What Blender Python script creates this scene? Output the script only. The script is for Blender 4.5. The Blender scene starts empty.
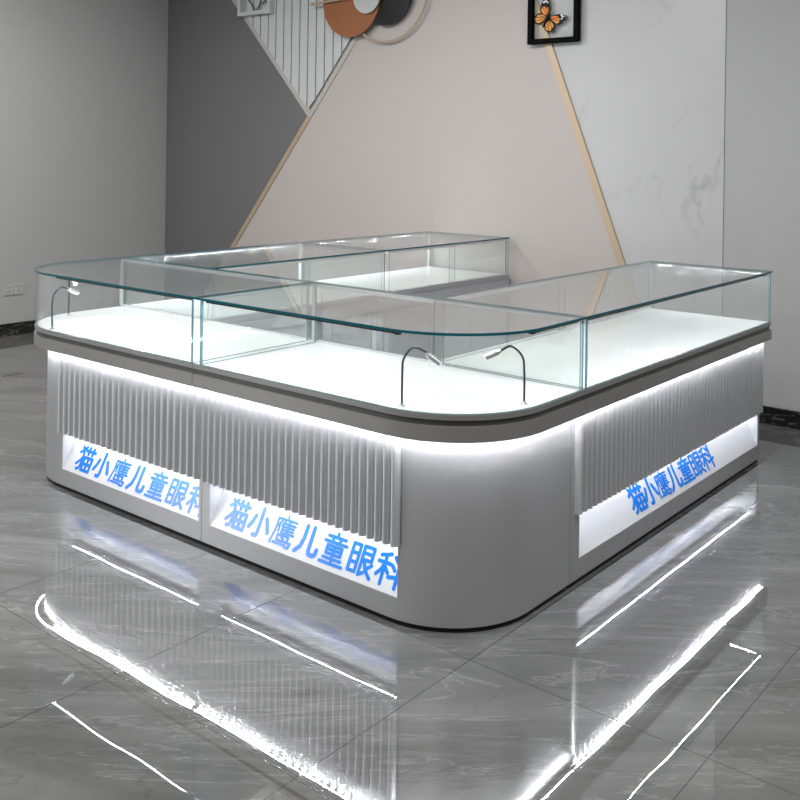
import bpy, bmesh, math, random
from mathutils import Vector, Matrix

random.seed(4)
S = bpy.context.scene
COL = S.collection

# ------------------------------------------------------------------ camera
cam_d = bpy.data.cameras.new('camera')
cam_d.sensor_fit = 'HORIZONTAL'
cam_d.sensor_width = 36.0
cam_d.lens = 975.14 / 800 * 36.0
cam_d.shift_y = (155.99 - 400) / 800
cam_d.clip_start = 0.05
cam_d.clip_end = 60
cam = bpy.data.objects.new('camera', cam_d)
COL.objects.link(cam)
R_ = Vector((0.77439, 0.63255, 0.01416))
U_ = Vector((-0.01110, -0.00880, 0.99990))
F_ = Vector((-0.63261, 0.77447, -0.00020))
M = Matrix((R_, U_, -F_)).transposed().to_4x4()
M.translation = Vector((1.7797, -2.5973, 1.6479))
cam.matrix_world = M
S.camera = cam

# ------------------------------------------------------------------ world, exposure
w = bpy.data.worlds.new('world')
S.world = w
w.use_nodes = True
w.node_tree.nodes['Background'].inputs[0].default_value = (0.8, 0.85, 0.9, 1)
w.node_tree.nodes['Background'].inputs[1].default_value = 0.2
S.view_settings.view_transform = 'Standard'
S.view_settings.look = 'None'
S.view_settings.gamma = 1
S.view_settings.use_curve_mapping = False
S.view_settings.exposure = 0.0
try:
    S.cycles.transparent_max_bounces = 48
    S.cycles.max_bounces = 14
    S.cycles.glossy_bounces = 8
    S.cycles.sample_clamp_indirect = 0.0
    S.cycles.caustics_reflective = False
    S.cycles.caustics_refractive = False
except Exception:
    pass


def area(name, loc, sx, sy, power, direction=(0, 0, -1), along=(1, 0, 0), color=(1, 1, 1), spread=180):
    d = bpy.data.lights.new(name, 'AREA')
    d.shape = 'RECTANGLE'
    d.size, d.size_y = sx, sy
    d.energy = power
    d.color = color
    d.spread = math.radians(spread)
    o = bpy.data.objects.new(name, d)
    COL.objects.link(o)
    z = -Vector(direction).normalized()
    x = Vector(along)
    x = (x - z * x.dot(z)).normalized()
    y = z.cross(x)
    m = Matrix((x, y, z)).transposed().to_4x4()
    m.translation = Vector(loc)
    o.matrix_world = m
    return o


# the room's ceiling lights
CEIL = 3.7
for (x, y, p) in [(-4.4, 0.3, 112), (-3.6, -3.2, 70), (-1.5, -2.6, 60), (-1.7, 0.9, 84), (0.9, -3.8, 40), (2.4, 0.6, 74), (1.2, -1.2, 30)]:
    area('ceiling_lamp', (x, y, CEIL - 0.02), 1.2, 1.2, p, color=(1.0, 0.995, 0.99))

# added fill on the left wall, out of view, brightens left-facing surfaces
area('added_left_fill', (-6.36, -4.1, 1.75), 3.0, 2.2, 190, (1, 0.1, -0.05), (0, 1, 0), (0.97, 0.985, 1.0))


# ------------------------------------------------------------------ materials
def mat(name):
    m = bpy.data.materials.new(name)
    m.use_nodes = True
    nt = m.node_tree
    return m, nt, nt.nodes['Principled BSDF']


def pbr(name, col, rough=0.5, metal=0.0, spec=0.5, coat=0.0, bump=None):
    m, nt, b = mat(name)
    b.inputs['Base Color'].default_value = (*col, 1)
    b.inputs['Roughness'].default_value = rough
    b.inputs['Metallic'].default_value = metal
    b.inputs['Specular IOR Level'].default_value = spec
    b.inputs['Coat Weight'].default_value = coat
    if bump:
        tc = nt.nodes.new('ShaderNodeTexCoord')
        n = nt.nodes.new('ShaderNodeTexNoise')
        n.inputs['Scale'].default_value = bump[0]
        n.inputs['Detail'].default_value = 4
        bp = nt.nodes.new('ShaderNodeBump')
        bp.inputs['Strength'].default_value = bump[1]
        bp.inputs['Distance'].default_value = 0.01
        nt.links.new(tc.outputs['Object'], n.inputs['Vector'])
        nt.links.new(n.outputs['Fac'], bp.inputs['Height'])
        nt.links.new(bp.outputs['Normal'], b.inputs['Normal'])
    return m


def emit(name, col, strength):
    m, nt, b = mat(name)
    b.inputs['Base Color'].default_value = (*col, 1)
    b.inputs['Emission Color'].default_value = (*col, 1)
    b.inputs['Emission Strength'].default_value = strength
    m.cycles.emission_sampling = 'FRONT_BACK' if strength > 100 else 'NONE'
    return m


def glass_mat(name, tint, f0=0.03):
    m = bpy.data.materials.new(name)
    m.use_nodes = True
    nt = m.node_tree
    nt.nodes.clear()
    out = nt.nodes.new('ShaderNodeOutputMaterial')
    mix = nt.nodes.new('ShaderNodeMixShader')
    tr = nt.nodes.new('ShaderNodeBsdfTransparent')
    tr.inputs['Color'].default_value = (*tint, 1)
    gl = nt.nodes.new('ShaderNodeBsdfGlossy')
    gl.inputs['Roughness'].default_value = 0.0
    lw = nt.nodes.new('ShaderNodeLayerWeight')
    pw = nt.nodes.new('ShaderNodeMath')
    pw.operation = 'POWER'
    pw.inputs[1].default_value = 6.3
    ma = nt.nodes.new('ShaderNodeMath')
    ma.operation = 'MULTIPLY_ADD'
    ma.inputs[1].default_value = 1 - f0
    ma.inputs[2].default_value = f0
    nt.links.new(lw.outputs['Facing'], pw.inputs[0])
    nt.links.new(pw.outputs[0], ma.inputs[0])
    nt.links.new(ma.outputs[0], mix.inputs[0])
    df = nt.nodes.new('ShaderNodeBsdfDiffuse')          # a film of dust
    df.inputs['Color'].default_value = (0.85, 0.87, 0.87, 1)
    md = nt.nodes.new('ShaderNodeMixShader')
    md.inputs[0].default_value = 0.03
    nt.links.new(tr.outputs[0], md.inputs[1])
    nt.links.new(df.outputs[0], md.inputs[2])
    nt.links.new(md.outputs[0], mix.inputs[1])
    nt.links.new(gl.outputs[0], mix.inputs[2])
    nt.links.new(mix.outputs[0], out.inputs[0])
    return m


def edge_mat(name, col, clear, tint):
    m, nt, b = mat(name)
    b.inputs['Base Color'].default_value = (*col, 1)
    b.inputs['Roughness'].default_value = 0.12
    tr = nt.nodes.new('ShaderNodeBsdfTransparent')
    tr.inputs['Color'].default_value = (*tint, 1)
    mix = nt.nodes.new('ShaderNodeMixShader')
    mix.inputs[0].default_value = clear
    out = nt.nodes['Material Output']
    nt.links.new(b.outputs[0], mix.inputs[1])
    nt.links.new(tr.outputs[0], mix.inputs[2])
    nt.links.new(mix.outputs[0], out.inputs[0])
    return m


GLASS = glass_mat('clear_glass', (0.985, 0.995, 0.99))
EDGE = edge_mat('teal_glass_edge', (0.004, 0.10, 0.13), 0.06, (0.1, 0.5, 0.55))
VEDGE = edge_mat('pale_teal_glass_edge', (0.10, 0.24, 0.28), 0.25, (0.6, 0.85, 0.88))  # vertical glass edges: their lit look is put into a paler colour
FROST = edge_mat('frosted_post', (0.75, 0.77, 0.77), 0.35, (0.9, 0.95, 0.95))
BODY = pbr('pearl_lacquer', (0.50, 0.50, 0.505), 0.36, 0.6, 0.5)
FLUTE = pbr('fluted_silver', (0.70, 0.705, 0.72), 0.40, 0.75, 0.5)
TRIM = pbr('brushed_metal', (0.31, 0.306, 0.298), 0.38, 0.35)
GROOVE = pbr('dark_metal_groove', (0.11, 0.11, 0.108), 0.4, 0.4)
DECK = pbr('white_gloss_board', (0.80, 0.825, 0.83), 0.05, 0.0, 0.5)
SIGN = pbr('white_acrylic', (0.84, 0.86, 0.90), 0.25)
BLUE = pbr('blue_acrylic', (0.0, 0.235, 0.90), 0.22, spec=0.6)
BLACK = pbr('black_plastic', (0.006, 0.006, 0.006), 0.5, spec=0.2)
ALU = pbr('aluminium', (0.62, 0.62, 0.62), 0.3, 0.8)
RAIL = pbr('pale_rail', (0.72, 0.73, 0.73), 0.4, 0.1)
INNER = pbr('slate_laminate', (0.50, 0.51, 0.54), 0.45)
CHROME = pbr('chrome', (0.82, 0.82, 0.83), 0.25, 0.8)
STEM = pbr('dark_chrome', (0.05, 0.06, 0.08), 0.25, 0.7)
K_ = 331
LED_CASE = emit('case_led', (0.92, 0.96, 1.0), 2.25 * K_)
LED_DIM = emit('right_case_led', (0.92, 0.96, 1.0), 1.5 * K_)
LED_ARM = emit('left_arm_led', (0.92, 0.96, 1.0), 2.6 * K_)
LED_UNDER = emit('under_edge_led', (0.92, 0.95, 1.0), 3.9 * K_)
LED_SIGN = emit('sign_led', (0.92, 0.95, 1.0), 0.85 * K_)
PCB = pbr('led_tape', (0.75, 0.75, 0.75), 0.5)
LENS = emit('lamp_lens', (1.0, 1.0, 1.0), 9)
LENS_OFF = emit('dim_lamp_lens', (0.8, 0.82, 0.85), 0.4)

WALL = pbr('grey_wall_paint', (0.40, 0.40, 0.40), 0.65, bump=(35, 0.03))
DARKP = pbr('dark_grey_panel_paint', (0.150, 0.151, 0.153), 0.55)
PINK = pbr('pale_pink_panel_paint', (0.490, 0.446, 0.428), 0.5)
CEILM = pbr('ceiling_paint', (0.75, 0.75, 0.75), 0.8)
GOLD = pbr('brushed_gold', (0.52, 0.40, 0.28), 0.48, 0.4)
SHADOWW = pbr('darkened_wall_paint', (0.16, 0.16, 0.16), 0.7)  # unseen walls made darker so the metal reflects a dim room
CREAM = pbr('champagne_metal', (0.52, 0.49, 0.45), 0.5, 0.3)
SLATM = pbr('white_slat_paint', (0.56, 0.565, 0.57), 0.5)
SLATG = pbr('slat_gap', (0.12, 0.12, 0.12), 0.7)
WHITEF = pbr('white_frame_paint', (0.55, 0.56, 0.55), 0.45)
BROWN = pbr('terracotta_lacquer', (0.30, 0.105, 0.035), 0.45)
DGREY = pbr('grooved_black', (0.016, 0.016, 0.017), 0.35)
PALE = pbr('pale_grey_lacquer', (0.50, 0.52, 0.51), 0.5)
ORANGE = pbr('orange_wing', (0.85, 0.20, 0.02), 0.5)
AMBER = pbr('amber_wing', (0.72, 0.29, 0.03), 0.5)
FRAMEB = pbr('matte_black_frame', (0.006, 0.006, 0.006), 0.9, spec=0.05)
WSPOT = pbr('white_wing_spot', (0.8, 0.8, 0.8), 0.5)
SOCK = pbr('socket_plastic', (0.44, 0.44, 0.43), 0.4)
PROP = pbr('grey_wire', (0.05, 0.05, 0.05), 0.5)


def marble_wall():
    m, nt, b = mat('white_marble')
    L = nt.links
    tc = nt.nodes.new('ShaderNodeTexCoord')
    n1 = nt.nodes.new('ShaderNodeTexNoise')
    n1.inputs['Scale'].default_value = 0.75
    n1.inputs['Detail'].default_value = 7
    n1.inputs['Roughness'].default_value = 0.55
    n1.inputs['Distortion'].default_value = 0.5
    sub = nt.nodes.new('ShaderNodeMath'); sub.operation = 'SUBTRACT'; sub.inputs[1].default_value = 0.515
    ab = nt.nodes.new('ShaderNodeMath'); ab.operation = 'ABSOLUTE'
    r1 = nt.nodes.new('ShaderNodeValToRGB')
    r1.color_ramp.elements[0].position = 0.0
    r1.color_ramp.elements[0].color = (1, 1, 1, 1)
    r1.color_ramp.elements[1].position = 0.018
    r1.color_ramp.elements[1].color = (0, 0, 0, 1)
    n2 = nt.nodes.new('ShaderNodeTexNoise')
    n2.inputs['Scale'].default_value = 1.7
    n2.inputs['Detail'].default_value = 3
    r2 = nt.nodes.new('ShaderNodeValToRGB')
    r2.color_ramp.elements[0].position = 0.50
    r2.color_ramp.elements[1].position = 0.68
    mul = nt.nodes.new('ShaderNodeMath'); mul.operation = 'MULTIPLY'
    n3 = nt.nodes.new('ShaderNodeTexNoise')
    n3.inputs['Scale'].default_value = 1.3
    n3.inputs['Detail'].default_value = 5
    mixc = nt.nodes.new('ShaderNodeMix'); mixc.data_type = 'RGBA'
    mixc.inputs['A'].default_value = (0.53, 0.53, 0.53, 1)
    mixc.inputs['B'].default_value = (0.44, 0.44, 0.44, 1)
    mix2 = nt.nodes.new('ShaderNodeMix'); mix2.data_type = 'RGBA'
    mix2.inputs['B'].default_value = (0.34, 0.34, 0.34, 1)
    for n in (n1, n2, n3):
        L.new(tc.outputs['Object'], n.inputs['Vector'])
    L.new(n1.outputs['Fac'], sub.inputs[0]); L.new(sub.outputs[0], ab.inputs[0]); L.new(ab.outputs[0], r1.inputs[0])
    L.new(n2.outputs['Fac'], r2.inputs[0])
    L.new(r1.outputs[0], mul.inputs[0]); L.new(r2.outputs[0], mul.inputs[1])
    L.new(n3.outputs['Fac'], mixc.inputs['Factor'])
    L.new(mixc.outputs['Result'], mix2.inputs['A']); L.new(mul.outputs[0], mix2.inputs['Factor'])
    L.new(mix2.outputs['Result'], b.inputs['Base Color'])
    b.inputs['Roughness'].default_value = 0.3
    return m


def floor_marble():
    m, nt, b = mat('polished_grey_marble')
    L = nt.links
    N = nt.nodes.new
    tc = N('ShaderNodeTexCoord')
    mp = N('ShaderNodeMapping')
    mr = N('ShaderNodeMapping')
    mr.inputs['Rotation'].default_value = (0, 0, math.radians(-37))
    L.new(tc.outputs['Object'], mr.inputs['Vector'])
    mp.inputs['Scale'].default_value = (0.6, 2.9, 1)
    L.new(mr.outputs[0], mp.inputs['Vector'])
    # broad tone
    n1 = N('ShaderNodeTexNoise'); n1.inputs['Scale'].default_value = 1.3; n1.inputs['Detail'].default_value = 9
    n1.inputs['Roughness'].default_value = 0.66; n1.inputs['Distortion'].default_value = 1.0
    L.new(mp.outputs[0], n1.inputs['Vector'])
    r1 = N('ShaderNodeValToRGB')
    e = r1.color_ramp.elements
    e[0].position = 0.28; e[0].color = (0.072, 0.071, 0.070, 1)
    e[1].position = 0.74; e[1].color = (0.160, 0.159, 0.157, 1)
    L.new(n1.outputs['Fac'], r1.inputs[0])
    # pale veins
    n2 = N('ShaderNodeTexNoise'); n2.inputs['Scale'].default_value = 1.05; n2.inputs['Detail'].default_value = 8
    n2.inputs['Roughness'].default_value = 0.62; n2.inputs['Distortion'].default_value = 1.6
    L.new(mp.outputs[0], n2.inputs['Vector'])
    s2 = N('ShaderNodeMath'); s2.operation = 'SUBTRACT'; s2.inputs[1].default_value = 0.5
    a2 = N('ShaderNodeMath'); a2.operation = 'ABSOLUTE'
    L.new(n2.outputs['Fac'], s2.inputs[0]); L.new(s2.outputs[0], a2.inputs[0])
    r2 = N('ShaderNodeValToRGB')
    r2.color_ramp.elements[0].position = 0.0; r2.color_ramp.elements[0].color = (0.34, 0.34, 0.34, 1)
    r2.color_ramp.elements[1].position = 0.010; r2.color_ramp.elements[1].color = (0, 0, 0, 1)
    L.new(a2.outputs[0], r2.inputs[0])
    mv = N('ShaderNodeMix'); mv.data_type = 'RGBA'; mv.inputs['B'].default_value = (0.30, 0.30, 0.296, 1)
    L.new(r2.outputs[0], mv.inputs['Factor']); L.new(r1.outputs[0], mv.inputs['A'])
    # dark veins
    n3 = N('ShaderNodeTexNoise'); n3.inputs['Scale'].default_value = 0.9; n3.inputs['Detail'].default_value = 7
    n3.inputs['Distortion'].default_value = 2.0
    mp3 = N('ShaderNodeMapping'); mp3.inputs['Location'].default_value = (7, 3, 0)
    L.new(mp.outputs[0], mp3.inputs['Vector']); L.new(mp3.outputs[0], n3.inputs['Vector'])
    s3 = N('ShaderNodeMath'); s3.operation = 'SUBTRACT'; s3.inputs[1].default_value = 0.5
    a3 = N('ShaderNodeMath'); a3.operation = 'ABSOLUTE'
    L.new(n3.outputs['Fac'], s3.inputs[0]); L.new(s3.outputs[0], a3.inputs[0])
    r3 = N('ShaderNodeValToRGB')
    r3.color_ramp.elements[0].position = 0.0; r3.color_ramp.elements[0].color = (0.42, 0.42, 0.42, 1)
    r3.color_ramp.elements[1].position = 0.008; r3.color_ramp.elements[1].color = (0, 0, 0, 1)
    L.new(a3.outputs[0], r3.inputs[0])
    md = N('ShaderNodeMix'); md.data_type = 'RGBA'; md.inputs['B'].default_value = (0.055, 0.052, 0.05, 1)
    L.new(r3.outputs[0], md.inputs['Factor']); L.new(mv.outputs['Result'], md.inputs['A'])
    # tile joints (0.8 m tiles)
    sep = N('ShaderNodeSeparateXYZ'); L.new(tc.outputs['Object'], sep.inputs[0])

    def joint(sock, off):
        a = N('ShaderNodeMath'); a.operation = 'ADD'; a.inputs[1].default_value = -off + 80 * 0.8 + 0.4
        L.new(sock, a.inputs[0])
        f = N('ShaderNodeMath'); f.operation = 'MODULO'; f.inputs[1].default_value = 0.8
        L.new(a.outputs[0], f.inputs[0])
        s = N('ShaderNodeMath'); s.operation = 'SUBTRACT'; s.inputs[1].default_value = 0.4
        L.new(f.outputs[0], s.inputs[0])
        ab = N('ShaderNodeMath'); ab.operation = 'ABSOLUTE'; L.new(s.outputs[0], ab.inputs[0])
        lt = N('ShaderNodeMath'); lt.operation = 'LESS_THAN'; lt.inputs[1].default_value = 0.0013
        L.new(ab.outputs[0], lt.inputs[0])
        return lt.outputs[0]
    jx = joint(sep.outputs['X'], 0.755)
    jy = joint(sep.outputs['Y'], 0.035)
    mx = N('ShaderNodeMath'); mx.operation = 'MAXIMUM'; L.new(jx, mx.inputs[0]); L.new(jy, mx.inputs[1])
    mj = N('ShaderNodeMix'); mj.data_type = 'RGBA'; mj.inputs['B'].default_value = (0.02, 0.02, 0.02, 1)
    L.new(mx.outputs[0], mj.inputs['Factor']); L.new(md.outputs['Result'], mj.inputs['A'])
    L.new(mj.outputs['Result'], b.inputs['Base Color'])
    rr = N('ShaderNodeMath'); rr.operation = 'MULTIPLY_ADD'; rr.inputs[1].default_value = 0.05; rr.inputs[2].default_value = 0.012
    L.new(mx.outputs[0], rr.inputs[0]); L.new(rr.outputs[0], b.inputs['Roughness'])
    b.inputs['IOR'].default_value = 1.85
    # very slight waviness of the polish
    nb = N('ShaderNodeTexNoise'); nb.inputs['Scale'].default_value = 2.4; nb.inputs['Detail'].default_value = 1
    L.new(tc.outputs['Object'], nb.inputs['Vector'])
    bp = N('ShaderNodeBump'); bp.inputs['Strength'].default_value = 0.09; bp.inputs['Distance'].default_value = 0.01
    L.new(nb.outputs['Fac'], bp.inputs['Height']); L.new(bp.outputs['Normal'], b.inputs['Normal'])
    return m


def black_marble():
    m, nt, b = mat('black_marble')
    L = nt.links
    tc = nt.nodes.new('ShaderNodeTexCoord')
    mp = nt.nodes.new('ShaderNodeMapping'); mp.inputs['Scale'].default_value = (2, 2, 7)
    n = nt.nodes.new('ShaderNodeTexNoise'); n.inputs['Scale'].default_value = 2.2; n.inputs['Detail'].default_value = 9
    n.inputs['Distortion'].default_value = 1.4
    s = nt.nodes.new('ShaderNodeMath'); s.operation = 'SUBTRACT'; s.inputs[1].default_value = 0.5
    a = nt.nodes.new('ShaderNodeMath'); a.operation = 'ABSOLUTE'
    r = nt.nodes.new('ShaderNodeValToRGB')
    r.color_ramp.elements[0].position = 0; r.color_ramp.elements[0].color = (0.10, 0.10, 0.10, 1)
    r.color_ramp.elements[1].position = 0.022; r.color_ramp.elements[1].color = (0.010, 0.010, 0.010, 1)
    L.new(tc.outputs['Object'], mp.inputs[0]); L.new(mp.outputs[0], n.inputs['Vector'])
    L.new(n.outputs['Fac'], s.inputs[0]); L.new(s.outputs[0], a.inputs[0]); L.new(a.outputs[0], r.inputs[0])
    L.new(r.outputs[0], b.inputs['Base Color'])
    b.inputs['Roughness'].default_value = 0.15
    return m


FLOORM = floor_marble()
MARBLE = marble_wall()
BMARB = black_marble()

# ------------------------------------------------------------------ mesh helpers
ROOT = {}


def thing(name, label, cat, loc, group=None):
    o = bpy.data.objects.new(name, None)
    o.empty_display_size = 0.1
    COL.objects.link(o)
    o.location = loc
    o['label'] = label
    o['category'] = cat
    if group:
        o['group'] = group
    ROOT[o] = Vector(loc)
    return o


def obj(name, bm, mats, parent=None, smooth=False, label=None, loc=None):
    """bm is in world coordinates; one mesh object."""
    if not isinstance(mats, (list, tuple)):
        mats = [mats]
    off = ROOT[parent] if parent is not None else Vector(loc or (0, 0, 0))
    bmesh.ops.translate(bm, verts=bm.verts, vec=-off)
    bmesh.ops.recalc_face_normals(bm, faces=bm.faces)
    me = bpy.data.meshes.new(name)
    if smooth:
        for f in bm.faces:
            f.smooth = True
        for e in bm.edges:
            if len(e.link_faces) == 2 and e.calc_face_angle(0) > math.radians(35):
                e.smooth = False
    bm.to_mesh(me)
    bm.free()
    for m in mats:
        me.materials.append(m)
    o = bpy.data.objects.new(name, me)
    COL.objects.link(o)
    if parent is not None:
        o.parent = parent
        ROOT[o] = off
    else:
        o.location = off
        ROOT[o] = off
    if label:
        o['label'] = label
    return o


def struct(name, bm, mats, loc=None):
    o = obj(name, bm, mats, None, loc=loc)
    o['kind'] = 'structure'
    return o


def nb():
    return bmesh.new()


def prism(bm, pts, z0, z1, mi_side=0, mi_cap=0):
    """closed prism over a 2-D polygon in xy"""
    a = [bm.verts.new((x, y, z0)) for x, y in pts]
    b = [bm.verts.new((x, y, z1)) for x, y in pts]
    n = len(pts)
    fs = []
    for i in range(n):
        f = bm.faces.new((a[i], a[(i + 1) % n], b[(i + 1) % n], b[i])); f.material_index = mi_side; fs.append(f)
    f = bm.faces.new(a[::-1]); f.material_index = mi_cap
    f = bm.faces.new(b); f.material_index = mi_cap
    return fs


def prism_y(bm, pts, y0, y1, mi=0, mi_side=None):
    """prism over a polygon in xz, between y0 and y1"""
    a = [bm.verts.new((x, y0, z)) for x, z in pts]
    b = [bm.verts.new((x, y1, z)) for x, z in pts]
    n = len(pts)
    for i in range(n):
        f = bm.faces.new((a[i], a[(i + 1) % n], b[(i + 1) % n], b[i])); f.material_index = mi if mi_side is None else mi_side
    f = bm.faces.new(a); f.material_index = mi
    f = bm.faces.new(b[::-1]); f.material_index = mi


def box(bm, x0, y0, z0, x1, y1, z1, mi=0):
    x0, x1 = min(x0, x1), max(x0, x1)
    y0, y1 = min(y0, y1), max(y0, y1)
    prism(bm, [(x0, y0), (x1, y0), (x1, y1), (x0, y1)], z0, z1, mi, mi)


def ribbon(path, t):
    """polygon of a wall of thickness t to the LEFT of a 2-D path"""
    P = [Vector(p) for p in path]
    out = []
    for i in range(len(P)):
        if i == 0:
            d = (P[1] - P[0]).normalized(); n = Vector((-d.y, d.x)); k = 1
        elif i == len(P) - 1:
            d = (P[-1] - P[-2]).normalized(); n = Vector((-d.y, d.x)); k = 1
        else:
            d0 = (P[i] - P[i - 1]).normalized(); d1 = (P[i + 1] - P[i]).normalized()
            n0 = Vector((-d0.y, d0.x)); n1 = Vector((-d1.y, d1.x))
            n = (n0 + n1).normalized(); k = 1 / max(0.3, n.dot(n0))
        out.append(P[i] + n * t * k)
    return [tuple(p) for p in P], [tuple(p) for p in out]


def wall_ribbon(bm, path, t, z0, z1, mi=0, mi_edge=None):
    if mi_edge is None:
        mi_edge = mi
    A, B = ribbon(path, t)
    n = len(A)
    va0 = [bm.verts.new((*p, z0)) for p in A]; va1 = [bm.verts.new((*p, z1)) for p in A]
    vb0 = [bm.verts.new((*p, z0)) for p in B]; vb1 = [bm.verts.new((*p, z1)) for p in B]
    for i in range(n - 1):
        for q, m_ in (((va0[i], va0[i + 1], va1[i + 1], va1[i]), mi), ((vb0[i + 1], vb0[i], vb1[i], vb1[i + 1]), mi),
                      ((va1[i], va1[i + 1], vb1[i + 1], vb1[i]), mi_edge), ((va0[i + 1], va0[i], vb0[i], vb0[i + 1]), mi_edge)):
            f = bm.faces.new(q); f.material_index = m_
    f = bm.faces.new((va0[0], va1[0], vb1[0], vb0[0])); f.material_index = mi_edge
    f = bm.faces.new((va0[-1], vb0[-1], vb1[-1], va1[-1])); f.material_index = mi_edge


def tube(bm, pts, r, n=10, caps=True, mi=0):
    P = [Vector(p) for p in pts]
    rings = []
    prev = None
    for i, p in enumerate(P):
        d = (P[min(i + 1, len(P) - 1)] - P[max(i - 1, 0)]).normalized()
        if prev is None:
            a = Vector((0, 0, 1)) if abs(d.z) < 0.9 else Vector((1, 0, 0))
            x = d.cross(a).normalized()
        else:
            x = (prev - d * prev.dot(d)).normalized()
        prev = x
        y = d.cross(x)
        rr = r[i] if isinstance(r, (list, tuple)) else r
        rings.append([bm.verts.new(p + (x * math.cos(2 * math.pi * k / n) + y * math.sin(2 * math.pi * k / n)) * rr) for k in range(n)])
    for a, b in zip(rings, rings[1:]):
        for k in range(n):
            f = bm.faces.new((a[k], a[(k + 1) % n], b[(k + 1) % n], b[k])); f.material_index = mi
    if caps:
        f = bm.faces.new(rings[0][::-1]); f.material_index = mi
        f = bm.faces.new(rings[-1]); f.material_index = mi


def smooth_path(pts, n=8):
    P = [Vector(p) for p in pts]
    out = []
    for i in range(len(P) - 1):
        p0 = P[max(i - 1, 0)]; p1 = P[i]; p2 = P[i + 1]; p3 = P[min(i + 2, len(P) - 1)]
        for k in range(n):
            t = k / n
            out.append(0.5 * ((2 * p1) + (p2 - p0) * t + (2 * p0 - 5 * p1 + 4 * p2 - p3) * t * t + (3 * p1 - p0 - 3 * p2 + p3) * t ** 3))
    out.append(P[-1])
    return out


def disc_y(bm, cx, cz, r, y0, y1, n=64, mi=0):
    prism_y(bm, [(cx + r * math.cos(2 * math.pi * k / n), cz + r * math.sin(2 * math.pi * k / n)) for k in range(n)], y0, y1, mi)


def arc(cx, cy, r, a0, a1, n=20):
    return [(cx + r * math.cos(math.radians(a0 + (a1 - a0) * k / n)), cy + r * math.sin(math.radians(a0 + (a1 - a0) * k / n))) for k in range(n + 1)]


# ------------------------------------------------------------------ the room
XL, YB = -6.39, 3.625
XR, YF = 4.6, -7.0
bm = nb(); box(bm, XL - 0.1, YF - 0.1, -0.08, XR + 0.1, YB + 0.1, 0.0); struct('floor', bm, FLOORM)
bm = nb(); box(bm, XL - 0.1, YF - 0.1, CEIL, XR + 0.1, YB + 0.1, CEIL + 0.08); struct('ceiling', bm, CEILM)
bm = nb(); box(bm, XL - 0.1, YF, 0, XL, YB, CEIL); struct('wall_left', bm, WALL)
bm = nb(); box(bm, XL - 0.1, YB, 0, XR + 0.1, YB + 0.1, CEIL); struct('wall_back', bm, WALL)
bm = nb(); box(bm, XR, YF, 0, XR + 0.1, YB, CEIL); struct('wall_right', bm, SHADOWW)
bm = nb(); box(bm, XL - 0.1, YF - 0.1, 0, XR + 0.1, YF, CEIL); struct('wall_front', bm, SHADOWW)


# invented frame around the added fill on the left wall, outside the picture
bm = nb()
for (ya, za, yb, zb) in ((-5.7, 0.55, -2.5, 0.63), (-5.7, 2.87, -2.5, 2.95), (-5.7, 0.63, -5.62, 2.87), (-2.58, 0.63, -2.5, 2.87)):
    box(bm, XL, ya, za, XL + 0.06, yb, zb)
struct('fill_frame_1', bm, CEILM)


def base_profile(bm, p0, p1, nx, ny):
    # skirting: slab with a small step on top
    for (z0, z1, t) in ((0, 0.086, 0.018), (0.086, 0.092, 0.012), (0.092, 0.108, 0.016)):
        x0, y0 = p0; x1, y1 = p1
        box(bm, x0, y0, z0, x1 + nx * t, y1 + ny * t, z1)


bm = nb(); base_profile(bm, (XL, YF), (XL, YB), 1, 0); struct('baseboard_left', bm, BMARB)
bm = nb(); base_profile(bm, (XL + 0.02, YB), (XR, YB), 0, -1); struct('baseboard_back', bm, BMARB)

# accent panels on the back wall (x, z outlines)
LZ = 0.108


def on_line(p, q, z):
    t = (z - p[1]) / (q[1] - p[1])
    return p[0] + (q[0] - p[0]) * t


GA, GB = (-5.309, 0.822), (-4.358, 1.991)           # gold strip rising to the right
HA, HB = (-1.270, 0.928), (-1.882, 2.499)           # gold strip right of the pink panel
SA, SB = (-4.358, 1.991), (-5.24, 2.945)            # slatted triangle, left edge
TOPZ = CEIL
gx = lambda z: on_line(GA, GB, z)
hx = lambda z: on_line(HA, HB, z)
sx_ = lambda z: on_line(SA, SB, z)


def panel(name, pts, y0, y1, m, label):
    bm = nb(); prism_y(bm, pts, y0, y1)
    o = obj(name, bm, m, None, loc=(sum(p[0] for p in pts) / len(pts), YB, min(p[1] for p in pts)))
    o['label'] = label; o['category'] = 'wall panel'
    return o


panel('accent_panel', [(XL + 0.012, LZ), (gx(LZ), LZ), (GB[0], GB[1]), (sx_(TOPZ), TOPZ), (XL + 0.012, TOPZ)], YB - 0.012, YB, DARKP,
      'dark grey painted accent wall panel in the left corner, beside the gold diagonal strip')
W = 0.055
panel('accent_panel', [(gx(LZ) + W, LZ), (hx(LZ) - W, LZ), (hx(TOPZ) - W, TOPZ), (gx(TOPZ) + W, TOPZ)], YB - 0.012, YB, PINK,
      'large pale pink trapezoid wall panel between the two diagonal gold strips')
panel('marble_panel', [(hx(LZ), LZ), (-0.590, LZ), (-0.590, TOPZ), (hx(TOPZ), TOPZ)], YB - 0.007, YB, MARBLE,
      'white grey-veined marble wall panel right of the butterfly frame')

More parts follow.
